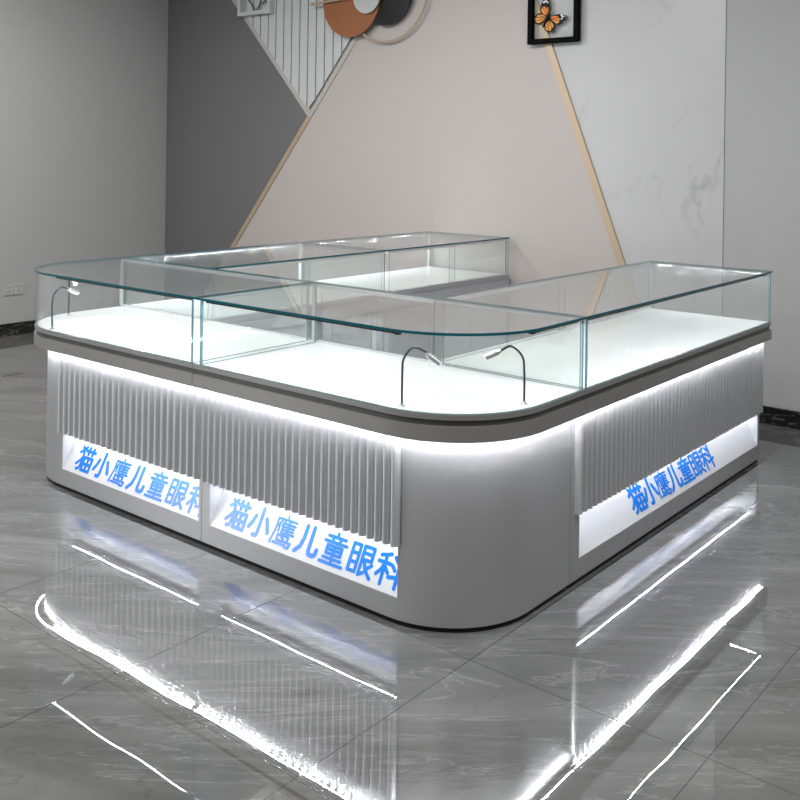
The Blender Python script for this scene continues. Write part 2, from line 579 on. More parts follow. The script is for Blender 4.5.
# slatted triangle: backing and slats in one panel
bm = nb()
AP = (SA[0], SA[1] + 0.07)
prism_y(bm, [AP, (gx(TOPZ), TOPZ), (sx_(TOPZ) + 0.06, TOPZ)], YB - 0.010, YB, 1)
pitch = 0.103
x = AP[0] - 16 * pitch
while x < gx(TOPZ):
    a, b = x + 0.007, x + pitch - 0.007
    pts = []
    zs = []
    for xx in (a, b):
        zl = SA[1] + 0.07 + (xx - SA[0]) * (SB[1] - SA[1]) / (SB[0] - SA[0])
        zr = GA[1] + (xx - GA[0]) * (GB[1] - GA[1]) / (GB[0] - GA[0]) + 0.03
        zs.append(max(zl, zr))
    if a < AP[0] < b:
        pts = [(a, zs[0]), (AP[0], AP[1]), (b, zs[1]), (b, TOPZ), (a, TOPZ)]
    else:
        pts = [(a, zs[0]), (b, zs[1]), (b, TOPZ), (a, TOPZ)]
    if min(zs) < TOPZ - 0.05:
        pts = [(px, min(pz, TOPZ)) for px, pz in pts]
        prism_y(bm, pts, YB - 0.028, YB - 0.008, 0)
    x += pitch
o = obj('slatted_panel', bm, [SLATM, SLATG], None, loc=(AP[0], YB, AP[1]))
o['label'] = 'white vertically slatted triangular wall panel pointing down, left of the round wall art'
o['category'] = 'wall panel'


def strip(name, p, q, w, m):
    """flat metal strip on the wall along p->q, width w measured along x to the right"""
    bm = nb()
    prism_y(bm, [p, (p[0] + w, p[1]), (q[0] + w, q[1]), q], YB - 0.022, YB)
    return struct(name, bm, m, loc=(p[0], YB, p[1]))


strip('trim_1', (gx(LZ), LZ), (gx(SA[1] - 0.004), SA[1] - 0.004), W, GOLD)
strip('trim_4', (gx(SA[1] - 0.003), SA[1] - 0.003), (gx(TOPZ), TOPZ), W, CREAM)
strip('trim_2', (hx(LZ) - W, LZ), (hx(TOPZ) - W, TOPZ), W, GOLD)
bm = nb(); prism_y(bm, [(SA[0] - 0.002, SA[1]), (SA[0] + 0.03, SA[1] + 0.03), (SA[0] + 0.03, SA[1] + 0.06), (sx_(TOPZ) + 0.06, TOPZ), (sx_(TOPZ), TOPZ)], YB - 0.0195, YB); struct('trim_3', bm, CREAM, loc=(SA[0], YB, SA[1]))


# ------------------------------------------------------------------ the counters
H = 1.05                    # top of the glass
ZT, ZG = 0.678, 0.771       # metal edge: underside, top
D = 0.714                   # depth of the front run
WL, WR = 0.765, 0.71         # depth of the left and right arms
LX = -2.955                 # outer left edge
SEAM = -1.440               # between the two front units (metal and glass)
BSEAM = -1.440              # between their bodies
RT = 0.40                   # corner radius of metal and glass
OB = 0.06                   # overhang of the metal edge over the body
YS = 2.145                  # seam in the left arm
YL = 3.575                  # end of the left arm
YR = 2.80                   # end of the right arm
BY = 0.714                  # body seam in the right face
RB = RT - OB + 0.02


def rect_poly(x0, y0, x1, y1, r=0, corner=None, n=20):
    """CCW polygon with one rounded corner ('bl' or 'br' of the plan)"""
    pts = []
    if corner == 'bl':
        pts += arc(x0 + r, y0 + r, r, 180, 270, n)
    else:
        pts.append((x0, y0))
    if corner == 'br':
        pts += arc(x1 - r, y0 + r, r, 270, 360, n)
    else:
        pts.append((x1, y0))
    pts += [(x1, y1), (x0, y1)]
    return pts


def glass_top(root, poly, z0=H - 0.010, z1=H):
    bm = nb(); prism(bm, poly, z0, z1, 1, 0)
    return obj('glass_top', bm, [GLASS, EDGE], root)


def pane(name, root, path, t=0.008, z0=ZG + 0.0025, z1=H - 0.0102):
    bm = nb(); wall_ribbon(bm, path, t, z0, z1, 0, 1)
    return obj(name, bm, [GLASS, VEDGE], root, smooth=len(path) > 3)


def chips_on(path, z, pitch_=0.0167, r_=0.002):
    """square LED chips facing down, every pitch_ along a 2-D path"""
    bm = nb()
    acc = pitch_ / 2
    for a, b in zip(path, path[1:]):
        A, B = Vector(a), Vector(b)
        L = (B - A).length
        d = (B - A) / L
        n = Vector((-d.y, d.x))
        while acc < L:
            c = A + d * acc
            bm.faces.new([bm.verts.new((*(c + d * u + n * v), z)) for u, v in ((-r_, -r_), (-r_, r_), (r_, r_), (r_, -r_))])
            acc += pitch_
        acc -= L
    return bm


def centre(path, w_):
    A, B = ribbon(path, -w_ / 2)
    return B


def led_tape(name, root, path, z, m, w_=0.008):
    """LED tape stuck under a surface at height z; chips are a sub-part"""
    bm = nb(); wall_ribbon(bm, centre(path, w_), w_, z - 0.0012, z)
    t = obj(name, bm, PCB, root)
    obj('led_chips', chips_on(path, z - 0.0016), m, t)


def led_bar(root, p, q, inward, m, house, w_=0.012, h_=0.006, skirt=0.010):
    """LED bar under the glass top from p to q, with a lip on its outer side"""
    P, Q, n = Vector(p), Vector(q), Vector(inward)
    if (Q - P).x * n.y - (Q - P).y * n.x < 0:
        P, Q = Q, P
    z = H - 0.0105
    bm = nb()
    A = [tuple(P), tuple(Q)]
    wall_ribbon(bm, A, w_, z - h_, z)
    wall_ribbon(bm, A, 0.003, z - skirt, z - h_)
    t = obj('led_bar', bm, house, root)
    c = n * (w_ / 2 + 0.0015)
    obj('led_chips', chips_on([tuple(P + c), tuple(Q + c)], z - h_ - 0.0006), m, t)
    return t


# ---- lettering: strokes in a 100 x 100 box
GLYPH = {
    'cat': (9.5, [[(36, 97), (24, 83), (6, 72)], [(14, 95), (26, 80), (32, 58), (33, 30), (29, 10), (15, 5)], [(31, 56), (20, 39), (4, 24)],
            [(42, 84), (98, 84)], [(57, 97), (57, 71)], [(82, 97), (82, 71)],
            [(46, 57), (94, 57), (94, 6), (46, 6), (46, 57)], [(46, 31), (94, 31)], [(70, 57), (70, 6)]]),
    'small': (11, [[(51, 97), (51, 12), (46, 5), (34, 6)], [(24, 67), (18, 48), (6, 26)], [(75, 68), (84, 50), (95, 26)]]),
    'eagle': (6.2, [[(54, 100), (56, 90)], [(14, 87), (96, 87)], [(14, 87), (13, 48), (4, 4)], [(32, 82), (20, 62)], [(26, 70), (26, 45)],
              [(46, 83), (37, 67)], [(41, 74), (41, 44)], [(41, 74), (94, 74)], [(41, 64), (90, 64)], [(41, 54), (90, 54)], [(41, 44), (96, 44)],
              [(66, 82), (66, 44)], [(56, 43), (52, 36)], [(30, 35), (78, 35), (77, 24)], [(30, 35), (30, 17), (92, 17), (88, 3), (74, 2)],
              [(18, 7), (70, 7)], [(48, 30), (58, 24)]]),
    'child': (11, [[(32, 92), (31, 52), (24, 24), (6, 5)], [(62, 93), (62, 17), (66, 8), (84, 7), (92, 12), (94, 28)]]),
    'boy': (8, [[(50, 100), (50, 90)], [(14, 87), (86, 87)], [(33, 83), (38, 72)], [(67, 83), (62, 72)], [(5, 70), (95, 70)],
            [(20, 58), (80, 58), (80, 33), (20, 33), (20, 58)], [(20, 46), (80, 46)], [(50, 58), (50, 4)], [(14, 19), (86, 19)], [(4, 4), (96, 4)]]),
    'eye': (8.5, [[(8, 91), (36, 91), (36, 9), (8, 9), (8, 91)], [(8, 64), (36, 64)], [(8, 36), (36, 36)],
            [(52, 92), (89, 92), (89, 52), (52, 52)], [(52, 72), (89, 72)], [(52, 92), (52, 5), (68, 14)], [(94, 42), (78, 29)], [(62, 50), (74, 24), (97, 3)]]),
    'branch': (9, [[(42, 95), (24, 89), (8, 85)], [(3, 66), (49, 66)], [(27, 88), (27, 2)], [(26, 64), (18, 43), (4, 26)], [(28, 56), (45, 38)],
               [(60, 89), (72, 77)], [(56, 64), (68, 52)], [(50, 28), (99, 37)], [(82, 97), (82, 2)]]),
}
ORDER = ['cat', 'small', 'eagle', 'child', 'boy', 'eye', 'branch']


def capsule(bm, a, b, r, h):
    a, b = Vector(a), Vector(b)
    d = b - a
    ang = math.atan2(d.y, d.x)
    pts = []
    for k in range(7):
        t = ang + math.pi / 2 + math.pi * k / 6
        pts.append((a.x + r * math.cos(t), a.y + r * math.sin(t)))
    for k in range(7):
        t = ang - math.pi / 2 + math.pi * k / 6
        pts.append((b.x + r * math.cos(t), b.y + r * math.sin(t)))
    prism(bm, pts, 0.0005, h)


def letters(sign, root, origin, along, up, normal, start, adv, cw, ch, clip=None):
    """place seven raised characters on the sloped sign; start = offset of first box along 'along'"""
    A, Uv, Nv = Vector(along), Vector(up).normalized(), Vector(normal).normalized()
    for i, g in enumerate(ORDER):
        bm = nb()
        wd, strokes = GLYPH[g]
        top = 1.0
        for s in strokes:
            for p, q in zip(s, s[1:]):
                capsule(bm, p, q, wd * 0.68, top)
                top += 0.09
        x0 = start + i * adv
        for v in bm.verts:
            lx = x0 + v.co.x / 100 * cw
            ly = v.co.y / 100 * ch
            lz = 0.0004 + v.co.z * 0.0008
            v.co = Vector(origin) + A * lx + Uv * ly + Nv * lz
        if clip is not None:
            r = bmesh.ops.bisect_plane(bm, geom=bm.verts[:] + bm.edges[:] + bm.faces[:], plane_co=clip[0], plane_no=clip[1], clear_outer=True)
            ed = [e for e in r['geom_cut'] if isinstance(e, bmesh.types.BMEdge)]
            bmesh.ops.edgeloop_fill(bm, edges=ed)
        obj('sign_character', bm, BLUE, sign)


SZ0, SZ1, FZ = 0.095, 0.292, 0.279          # sign foot, sign head, foot of the flutes
SL = 0.52                                   # slope of the sign (depth per height)


def flutes(root, p, q, outward, z0, z1, pitch_, depth=0.022, back=0.003):
    """wavy reeded panel from p to q, standing proud of the body along 'outward'"""
    P, Q = Vector(p), Vector(q)
    d = Q - P; L = d.length; d /= L
    n = Vector(outward)
    cnt = max(1, round(L / pitch_))
    pp = L / cnt
    prof = []
    m_ = 14
    for i in range(cnt):
        for k in range(m_):
            u = k / m_
            e_ = max(0.0, 1 - (abs(u - 0.5) / 0.40) ** 2.2)
            prof.append((i * pp + u * pp, back + depth * e_ ** 0.6))
    prof.append((L, back))
    prof = [(0, 0.0005)] + prof + [(L, 0.0005)]
    pts = [tuple(P + d * s + n * o) for s, o in prof]
    a2 = sum(pts[i][0] * pts[(i + 1) % len(pts)][1] - pts[(i + 1) % len(pts)][0] * pts[i][1] for i in range(len(pts)))
    if a2 < 0:
        pts = pts[::-1]
    bm = nb()
    fs = prism(bm, pts, z0, z1)
    return obj('fluted_panel', bm, FLUTE, root, smooth=True)


def body_mesh(full, notched, recess=(), z_bot=0.018):
    bm = nb()
    prism(bm, full, z_bot, SZ0)
    if notched:
        sides = prism(bm, notched, SZ0, SZ1 - 0.004)
        n = len(notched)
        for i in range(n):
            p, q = notched[i], notched[(i + 1) % n]
            inside = lambda v: any(abs(v[0] - r[0]) < 1e-6 and abs(v[1] - r[1]) < 1e-6 for r in recess)
            if inside(p) and inside(q):
                sides[i].material_index = 1
        prism(bm, full, SZ1 - 0.004, ZT)
    else:
        prism(bm, full, SZ0, ZT)
    return bm


def sign_panel(root, a, b, inward, label=None):
    """sloped white panel between points a and b at its foot; top leans inward"""
    A, B = Vector((*a, SZ0 + 0.001)), Vector((*b, SZ0 + 0.001))
    n = Vector((*inward, 0))
    h = SZ1 - 0.006 - SZ0
    T = n * (SL * h) + Vector((0, 0, h))
    off = n * 0.004
    bm = nb()
    v = [bm.verts.new(p) for p in (A, B, B + T, A + T, A + off, B + off, B + T + off, A + T + off)]
    for f in ((0, 1, 2, 3), (7, 6, 5, 4), (0, 4, 5, 1), (1, 5, 6, 2), (2, 6, 7, 3), (3, 7, 4, 0)):
        bm.faces.new([v[i] for i in f])
    return obj('sign_panel', bm, SIGN, root)


def edging(root, path_fn, mats=(TRIM, GROOVE)):
    """metal edge in three tiers; path_fn(inset) gives the closed plan polygon"""
    bm = nb()
    prism(bm, path_fn(0.000), ZT, 0.7315, 0, 0)
    prism(bm, path_fn(0.012), 0.7315, 0.753, 1, 1)
    prism(bm, path_fn(0.003), 0.753, ZG, 0, 0)
    return obj('metal_edge', bm, list(mats), root, smooth=True)


def deck(root, poly):
    bm = nb(); prism(bm, poly, ZG - 0.0005, ZG + 0.002)
    return obj('display_board', bm, DECK, root)


def plinth(root, poly):
    bm = nb(); prism(bm, poly, 0.0, 0.019)
    return obj('plinth', bm, BLACK, root)


def rail(root, p, q, z0, z1, w_, name='rail'):
    P, Q = Vector(p), Vector(q)
    d = (Q - P).normalized(); n = Vector((-d.y, d.x))
    bm = nb(); wall_ribbon(bm, [tuple(P - n * w_ / 2), tuple(Q - n * w_ / 2)], w_, z0, z1)
    return obj(name, bm, RAIL, root)


def sliding_doors(root, p, q, inward):
    """two overlapping sliding glass doors from p to q, and the rails that hold them"""
    P, Q = Vector(p), Vector(q)
    d = (Q - P).normalized(); n = Vector(inward); L = (Q - P).length
    rail(root, P + n * 0.010, Q + n * 0.010, H - 0.0245, H - 0.0105, 0.018, 'top_rail')
    rail(root, P + n * 0.010, Q + n * 0.010, ZG + 0.0025, ZG + 0.010, 0.016, 'bottom_rail')
    for (s0, s1, o_) in ((0.012, 0.52, 0.004), (0.48, 0.99, 0.012)):
        a = P + d * (L * s0) + n * o_; b = P + d * (L * s1) + n * o_
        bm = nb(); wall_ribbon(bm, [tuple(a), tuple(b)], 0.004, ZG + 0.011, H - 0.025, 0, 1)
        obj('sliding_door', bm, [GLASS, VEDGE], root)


def inner_doors(root, p, q, outward, count, z0=0.06, z1=0.655):
    """plain laminate doors on a body's back, facing the inside of the U"""
    P, Q = Vector(p), Vector(q)
    d = (Q - P); L = d.length; d /= L
    n = Vector(outward)
    for i in range(count):
        a = P + d * (L * i / count + 0.004) + n * 0.001
        b = P + d * (L * (i + 1) / count - 0.004) + n * 0.001
        pts = [tuple(a), tuple(b), tuple(b + n * 0.016), tuple(a + n * 0.016)]
        bm = nb(); prism(bm, pts, z0, z1)
        dr = obj('cabinet_door', bm, INNER, root)


GI = 0.006   # inset of the glass from the metal edge
ins = lambda r, i: max(0.02, r - i)

# ================= 1: left front unit (rounded outer left corner)
r1 = thing('display_counter', 'left front display counter unit with rounded left end, nearest the wall socket', 'counter', (-2.2, 0.35, 0), 'glass display counter units')
x1, x2 = LX, SEAM


def foot1(i, seam_gap=0.0015):
    return rect_poly(x1 + i, i, x2 - seam_gap, D, ins(RT, i), 'bl')


bx1, bx2 = LX + OB, BSEAM - 0.0015
full = rect_poly(bx1, OB, bx2, D - 0.02, RB, 'bl')
NA, NB_ = -2.490, -1.459
notched = arc(bx1 + RB, OB + RB, RB, 180, 270, 20) + [(NA, OB), (NA, OB + 0.125), (NB_, OB + 0.125), (NB_, OB), (bx2, OB), (bx2, D - 0.02), (bx1, D - 0.02)]
obj('body', body_mesh(full, notched, [(NA, OB), (NA, OB + 0.125), (NB_, OB + 0.125), (NB_, OB)]), [BODY, SIGN], r1, smooth=True)
plinth(r1, rect_poly(bx1 + 0.006, OB + 0.006, bx2, D - 0.03, RB - 0.006, 'bl'))
flutes(r1, (-2.517, OB), (BSEAM - 0.003, OB), (0, -1), FZ, ZT - 0.002, 0.0455)
s1 = sign_panel(r1, (NA + 0.001, OB + 0.002), (NB_ - 0.001, OB + 0.002), (0, 1))
UPF = (0, SL, 1); NF = (0, -1, SL)
letters(s1, r1, (0, OB + 0.002 + 0.0088, SZ0 + 0.017), (1, 0, 0), UPF, NF, -2.414, 0.1405, 0.124, 0.115,
        clip=((NB_ - 0.0015, 0, 0), (1, 0, 0)))
edging(r1, foot1)
deck(r1, foot1(0.014))
glass_top(r1, rect_poly(x1, 0, x2 - 0.001, D, RT, 'bl'))
# front glass: from the back of the left side, round the corner, along the front
pth = [(x1 + GI, D - 0.012)] + arc(x1 + RT, RT, RT - GI, 180, 270, 24) + [(x2 - 0.016, GI)]
pane('curved_front_glass', r1, pth)
pane('side_glass', r1, [(x2 - 0.003, GI + 0.001), (x2 - 0.003, D - 0.03)], 0.011)
sliding_doors(r1, (x1 + 0.014, D), (x2 - 0.016, D), (0, -1))
bm = nb(); box(bm, x1 + 0.014, D - 0.028, ZG + 0.011, x1 + 0.036, D - 0.018, H - 0.023); obj('corner_post', bm, FROST, r1)
inner_doors(r1, (LX + WL + 0.03, D - 0.02), (BSEAM - 0.004, D - 0.02), (0, 1), 1)
led_bar(r1, (-2.50, 0.018), (x2 - 0.03, 0.018), (0, 1), LED_CASE, BLACK)
led_tape('under_edge_led_strip', r1, arc(x1 + RT, RT, RT - 0.03, 185, 268, 20) + [(BSEAM - 0.006, 0.03)], ZT - 0.0003, LED_UNDER)
led_tape('sign_led_strip', r1, [(NA + 0.03, OB + 0.045), (NB_ - 0.004, OB + 0.045)], SZ1 - 0.0043, LED_SIGN)

# ================= 2: corner unit (rounded front right corner)
r2 = thing('display_counter', 'corner display counter unit with the big rounded corner nearest the viewer', 'counter', (-0.7, 0.35, 0), 'glass display counter units')


def foot2(i, seam_gap=0.0015):
    return rect_poly(SEAM + seam_gap, i, -i, D - seam_gap, ins(RT, i), 'br')


cx1, cx2 = BSEAM + 0.0015, -OB
full = rect_poly(cx1, OB, cx2, BY - 0.0015, RB, 'br')[:-1] + [(-WR - 0.02, BY - 0.0015), (-WR - 0.02, BY - 0.022), (cx1, BY - 0.022)]
NA, NB_ = -1.387, -0.376
notched = [(cx1, OB), (NA, OB), (NA, OB + 0.125), (NB_ - 0.0, OB + 0.125), (NB_, OB)] + [p for p in arc(cx2 - RB, OB + RB, RB, 270, 360, 20) if p[0] > NB_ + 0.001] + [(cx2, BY - 0.0015), (-WR - 0.02, BY - 0.0015), (-WR - 0.02, BY - 0.022), (cx1, BY - 0.022)]
obj('body', body_mesh(full, notched, [(NA, OB), (NA, OB + 0.125), (NB_, OB + 0.125), (NB_, OB)]), [BODY, SIGN], r2, smooth=True)
plinth(r2, rect_poly(cx1, OB + 0.006, cx2 - 0.006, BY - 0.022, RB - 0.006, 'br'))
flutes(r2, (BSEAM + 0.009, OB), (-0.366, OB), (0, -1), FZ, ZT - 0.002, 0.0375)
s2 = sign_panel(r2, (NA + 0.001, OB + 0.002), (NB_ - 0.001, OB + 0.002), (0, 1))
letters(s2, r2, (0, OB + 0.002 + 0.0099, SZ0 + 0.019), (1, 0, 0), UPF, NF, -1.318, 0.1360, 0.122, 0.114,
        clip=((NB_ - 0.0015, 0, 0), (1, 0, 0)))
edging(r2, foot2)
deck(r2, foot2(0.014))
glass_top(r2, rect_poly(SEAM + 0.001, 0, 0, D - 0.001, RT, 'br'))
pth = [(SEAM + 0.050, GI)] + arc(-RT, RT, RT - GI, 270, 360, 24) + [(-GI, D - 0.012)]
pane('curved_front_glass', r2, pth)
pane('side_glass', r2, [(SEAM + 0.049, GI + 0.001), (SEAM + 0.049, D - 0.03)], 0.011)
pane('side_glass', r2, [(-GI - 0.010, D - 0.014), (-WR, D - 0.014)], 0.009)
sliding_doors(r2, (SEAM + 0.05, D - 0.0025), (-WR - 0.004, D - 0.0025), (0, -1))
rail(r2, (-WR, D - 0.012), (-0.012, D - 0.012), H - 0.0185, H - 0.0105, 0.012, 'top_rail')
bm = nb()
box(bm, SEAM + 0.014, D - 0.022, ZG + 0.0025, SEAM + 0.030, D - 0.006, H - 0.0105)
obj('corner_post', bm, FROST, r2)
inner_doors(r2, (BSEAM + 0.012, BY - 0.022), (-WR - 0.03, BY - 0.022), (0, 1), 2)
led_bar(r2, (SEAM + 0.060, 0.018), (-0.372, 0.018), (0, 1), LED_CASE, BLACK)
led_bar(r2, (-0.018, 0.372), (-0.018, D - 0.03), (-1, 0), LED_CASE, BLACK)
for (px, py, dx, dy) in ((-0.3715, 0.016, 0.02, 0.018), (-0.034, 0.3495, 0.018, 0.02)):
    bm = nb(); box(bm, px, py, H - 0.022, px + dx, py + dy, H - 0.0106)
    obj('led_bar_bracket', bm, BLACK, r2)
led_tape('under_edge_led_strip', r2, [(BSEAM + 0.008, 0.03), (-RT, 0.03)] + arc(-RT, RT, RT - 0.03, 270, 360, 20)[1:] + [(-0.03, BY - 0.01)], ZT - 0.0003, LED_UNDER)
led_tape('sign_led_strip', r2, [(NA + 0.03, OB + 0.045), (NB_ - 0.004, OB + 0.045)], SZ1 - 0.0043, LED_SIGN)

# ================= 3: right arm
r3 = thing('display_counter', 'right arm display counter unit running back from the rounded corner, its right end free', 'counter', (-0.36, 1.75, 0), 'glass display counter units')


def foot3(i):
    return [(-WR + i, D + 0.0015), (-i, D + 0.0015), (-i, YR), (-WR + i, YR)]


NA, NB_ = 0.787, 2.772
full = [(-WR + 0.03, BY + 0.0015), (-OB, BY + 0.0015), (-OB, YR), (-WR + 0.03, YR)]
notched = [(-WR + 0.03, BY + 0.0015), (-OB, BY + 0.0015), (-OB, NA), (-OB - 0.125, NA), (-OB - 0.125, NB_), (-OB, NB_), (-OB, YR), (-WR + 0.03, YR)]
obj('body', body_mesh(full, notched, [(-OB, NA), (-OB - 0.125, NA), (-OB - 0.125, NB_), (-OB, NB_)]), [BODY, SIGN], r3, smooth=True)
plinth(r3, [(-WR + 0.04, BY + 0.0015), (-OB - 0.006, BY + 0.0015), (-OB - 0.006, YR - 0.006), (-WR + 0.04, YR - 0.006)])
flutes(r3, (-OB, 0.742), (-OB, YR), (1, 0), FZ, ZT - 0.002, 0.0415)
s3 = sign_panel(r3, (-OB - 0.002, NA + 0.001), (-OB - 0.002, NB_ - 0.001), (-1, 0))
letters(s3, r3, (-OB - 0.002 - 0.010, 0, SZ0 + 0.020), (0, 1, 0), (-SL, 0, 1), (1, 0, SL), 1.305, 0.1305, 0.130, 0.110)
edging(r3, foot3)
deck(r3, [(-WR + 0.014, D + 0.003), (-0.014, D + 0.003), (-0.014, YR - 0.012), (-WR + 0.014, YR - 0.012)])
glass_top(r3, [(-WR, D + 0.001), (0, D + 0.001), (0, YR), (-WR, YR)])
pane('front_glass', r3, [(-GI, D + 0.020), (-GI, YR - 0.018)])
pane('side_glass', r3, [(-GI - 0.001, D + 0.014), (-WR + 0.03, D + 0.014)], 0.011)
pane('side_glass', r3, [(-WR + 0.03, YR - 0.014), (-GI, YR - 0.014)], 0.006)
sliding_doors(r3, (-WR, D + 0.02), (-WR, YR - 0.02), (1, 0))
inner_doors(r3, (-WR + 0.03, BY + 0.02), (-WR + 0.03, YR - 0.004), (-1, 0), 4)
led_bar(r3, (-0.018, D + 0.03), (-0.018, YR - 0.03), (-1, 0), LED_DIM, BLACK, w_=0.014, skirt=0.012)
led_bar(r3, (-WR + 0.04, YR - 0.022), (-0.05, YR - 0.022), (0, -1), LED_DIM, ALU)
led_tape('under_edge_led_strip', r3, [(-0.03, BY + 0.01), (-0.03, YR - 0.01)], ZT - 0.0003, LED_UNDER)
led_tape('sign_led_strip', r3, [(-OB - 0.045, NA + 0.01), (-OB - 0.045, NB_ - 0.01)], SZ1 - 0.0043, LED_SIGN)

# ================= 4, 5: the left arm in two units
RX = LX + WL                                # its inner edge


def arm_unit(y0, y1, label, last):
    r = thing('display_counter', label, 'counter', (LX + WL / 2, (y0 + y1) / 2, 0), 'glass display counter units')
    bm = nb(); prism(bm, [(LX + OB, y0), (RX - 0.03, y0), (RX - 0.03, y1), (LX + OB, y1)], 0.018, ZT)
    obj('body', bm, BODY, r)
    plinth(r, [(LX + OB + 0.006, y0), (RX - 0.04, y0), (RX - 0.04, y1), (LX + OB + 0.006, y1)])
    edging(r, lambda i: [(LX + i, y0), (RX - i, y0), (RX - i, y1), (LX + i, y1)], (INNER, INNER))
    deck(r, [(LX + 0.014, y0 + 0.002), (RX - 0.014, y0 + 0.002), (RX - 0.014, y1 - 0.01), (LX + 0.014, y1 - 0.01)])
    glass_top(r, [(LX, y0), (RX, y0), (RX, y1), (LX, y1)])
    pane('outer_glass', r, [(LX + GI, y1 - 0.02), (LX + GI, y0 + 0.02)])
    pane('side_glass', r, [(LX + GI, y0 + 0.010), (RX - 0.03, y0 + 0.010)], 0.006)
    pane('side_glass', r, [(RX - GI, y1 - 0.012), (LX + GI, y1 - 0.012)], 0.006)
    sliding_doors(r, (RX, y0 + 0.014), (RX, y1 - 0.014), (-1, 0))
    inner_doors(r, (RX - 0.03, y0 + 0.005), (RX - 0.03, y1 - 0.005), (1, 0), 3)
    rail(r, (LX + 0.024, y0 + 0.02), (LX + 0.024, y1 - 0.02), H - 0.0160, H - 0.0105, 0.014, 'top_rail')
    bm = nb()
    box(bm, LX + 0.016, y1 - 0.036, ZG + 0.0025, LX + 0.034, y1 - 0.02, H - 0.021)
    obj('corner_post', bm, FROST, r)
    if last:
        bm = nb(); box(bm, RX - 0.032, y1 - 0.030, ZG + 0.0025, RX - 0.022, y1 - 0.013, H - 0.0245)
        obj('corner_post', bm, FROST, r)
    led_bar(r, (LX + 0.036, y0 + 0.04), (LX + 0.036, y1 - 0.04), (1, 0), LED_ARM, ALU, skirt=0.0065)


arm_unit(D + 0.0015, YS - 0.001, 'nearer display counter unit of the left arm, behind the left front unit', False)
arm_unit(YS + 0.001, YL, 'farther display counter unit of the left arm, its end at the pink wall panel', True)


# ------------------------------------------------------------------ gooseneck lamps on the display boards
def gooseneck(label, pts, head, lens=LENS, watts=1.6):
    z0 = ZG + 0.0022
    bx, by, _ = pts[0]
    r = thing('gooseneck_lamp', label, 'lamp', (bx, by, z0), 'small gooseneck lamps in the glass cases')
    bm = nb()
    tube(bm, [(bx, by, z0), (bx, by, z0 + 0.004), (bx, by, z0 + 0.0045), (bx, by, z0 + 0.012)], [0.013, 0.013, 0.006, 0.0055], 20)
    obj('base', bm, CHROME, r, smooth=True)
    sp = smooth_path([(bx, by, z0 + 0.010)] + pts[1:], 7)
    bm = nb(); tube(bm, sp, 0.0042, 10)
    obj('stem', bm, STEM, r, smooth=True)
    a = Vector(pts[-1]); b = Vector(head)
    d = (b - a).normalized()
    bm = nb()
    tube(bm, [a - d * 0.010, a - d * 0.004, a - d * 0.0035, a + d * 0.004, a + d * 0.0045, b], [0.0055, 0.0055, 0.009, 0.009, 0.0122, 0.0122], 20)
    hd = obj('lamp_head', bm, CHROME, r, smooth=True)
    bm = nb(); tube(bm, [b + d * 0.0003, b + d * 0.0015], 0.0098, 20)
    obj('lens', bm, lens, hd)
    ld = bpy.data.lights.new('gooseneck_spot', 'SPOT')
    ld.energy = watts; ld.spot_size = math.radians(110); ld.spot_blend = 0.6; ld.shadow_soft_size = 0.008
    lo = bpy.data.objects.new('gooseneck_spot', ld); COL.objects.link(lo)
    lo.matrix_world = Matrix.Translation(b + d * 0.004) @ (-d).to_track_quat('Z', 'Y').to_matrix().to_4x4()


gooseneck('black-stemmed gooseneck lamp left of the rounded front corner, head bent to the right',
          [(-0.360, 0.052, 0), (-0.360, 0.052, 0.89), (-0.355, 0.053, 0.940), (-0.320, 0.060, 0.982), (-0.280, 0.072, 0.974), (-0.266, 0.077, 0.962)], (-0.226, 0.094, 0.934), LENS_OFF, 0.25)
gooseneck('black-stemmed gooseneck lamp right of the rounded front corner, head bent to the left',
          [(-0.058, 0.368, 0), (-0.058, 0.366, 0.89), (-0.060, 0.354, 0.945), (-0.074, 0.305, 0.985), (-0.090, 0.268, 0.975), (-0.096, 0.258, 0.969)], (-0.128, 0.222, 0.950), LENS_OFF, 0.25)
gooseneck('lit gooseneck lamp at the rounded left end, nearer the front glass',
          [(-2.555, 0.034, 0), (-2.545, 0.026, 0.90), (-2.540, 0.036, 0.950), (-2.522, 0.060, 0.978), (-2.508, 0.085, 0.973), (-2.505, 0.092, 0.967)], (-2.500, 0.138, 0.948))
gooseneck('straight-stemmed gooseneck lamp at the rounded left end, farther from the front glass',
          [(-2.862, 0.315, 0), (-2.848, 0.308, 0.90), (-2.846, 0.306, 0.960), (-2.832, 0.303, 0.985), (-2.810, 0.300, 0.978), (-2.804, 0.299, 0.973)], (-2.772, 0.295, 0.950))

# ------------------------------------------------------------------ wall art
wa = thing('wall_art', 'round wall art of brown, pale grey and black discs with a thin gold ring', 'wall art', (-3.65, YB - 0.012, 3.0))
zc = 3.0
bm = nb(); disc_y(bm, -3.795, 2.975, 0.325, YB - 0.085, YB - 0.070, 96); obj('brown_disc', bm, BROWN, wa, label='terracotta brown disc')
bm = nb(); disc_y(bm, -3.600, 2.979, 0.147, YB - 0.110, YB - 0.100, 72); obj('pale_disc', bm, PALE, wa, label='small pale grey disc')
bm = nb()
n_ = 96
prev = None
prof = [(0.0, 0.075)]
k = 0
for i in range(14):
    r_ = 0.018 + i * 0.0175
    prof += [(r_, 0.075), (r_ + 0.004, 0.069), (r_ + 0.009, 0.075)]
prof += [(0.262, 0.075), (0.268, 0.070), (0.268, 0.050)]
rings = []
for (rr, dd) in prof[1:]:
    rings.append([bm.verts.new((-3.418 + rr * math.cos(2 * math.pi * j / n_), YB - dd, 2.992 + rr * math.sin(2 * math.pi * j / n_))) for j in range(n_)])
bm.faces.new(rings[0])
for a, b in zip(rings, rings[1:]):
    for j in range(n_):
        bm.faces.new((a[j], a[(j + 1) % n_], b[(j + 1) % n_], b[j]))
bm.faces.new(rings[-1][::-1])
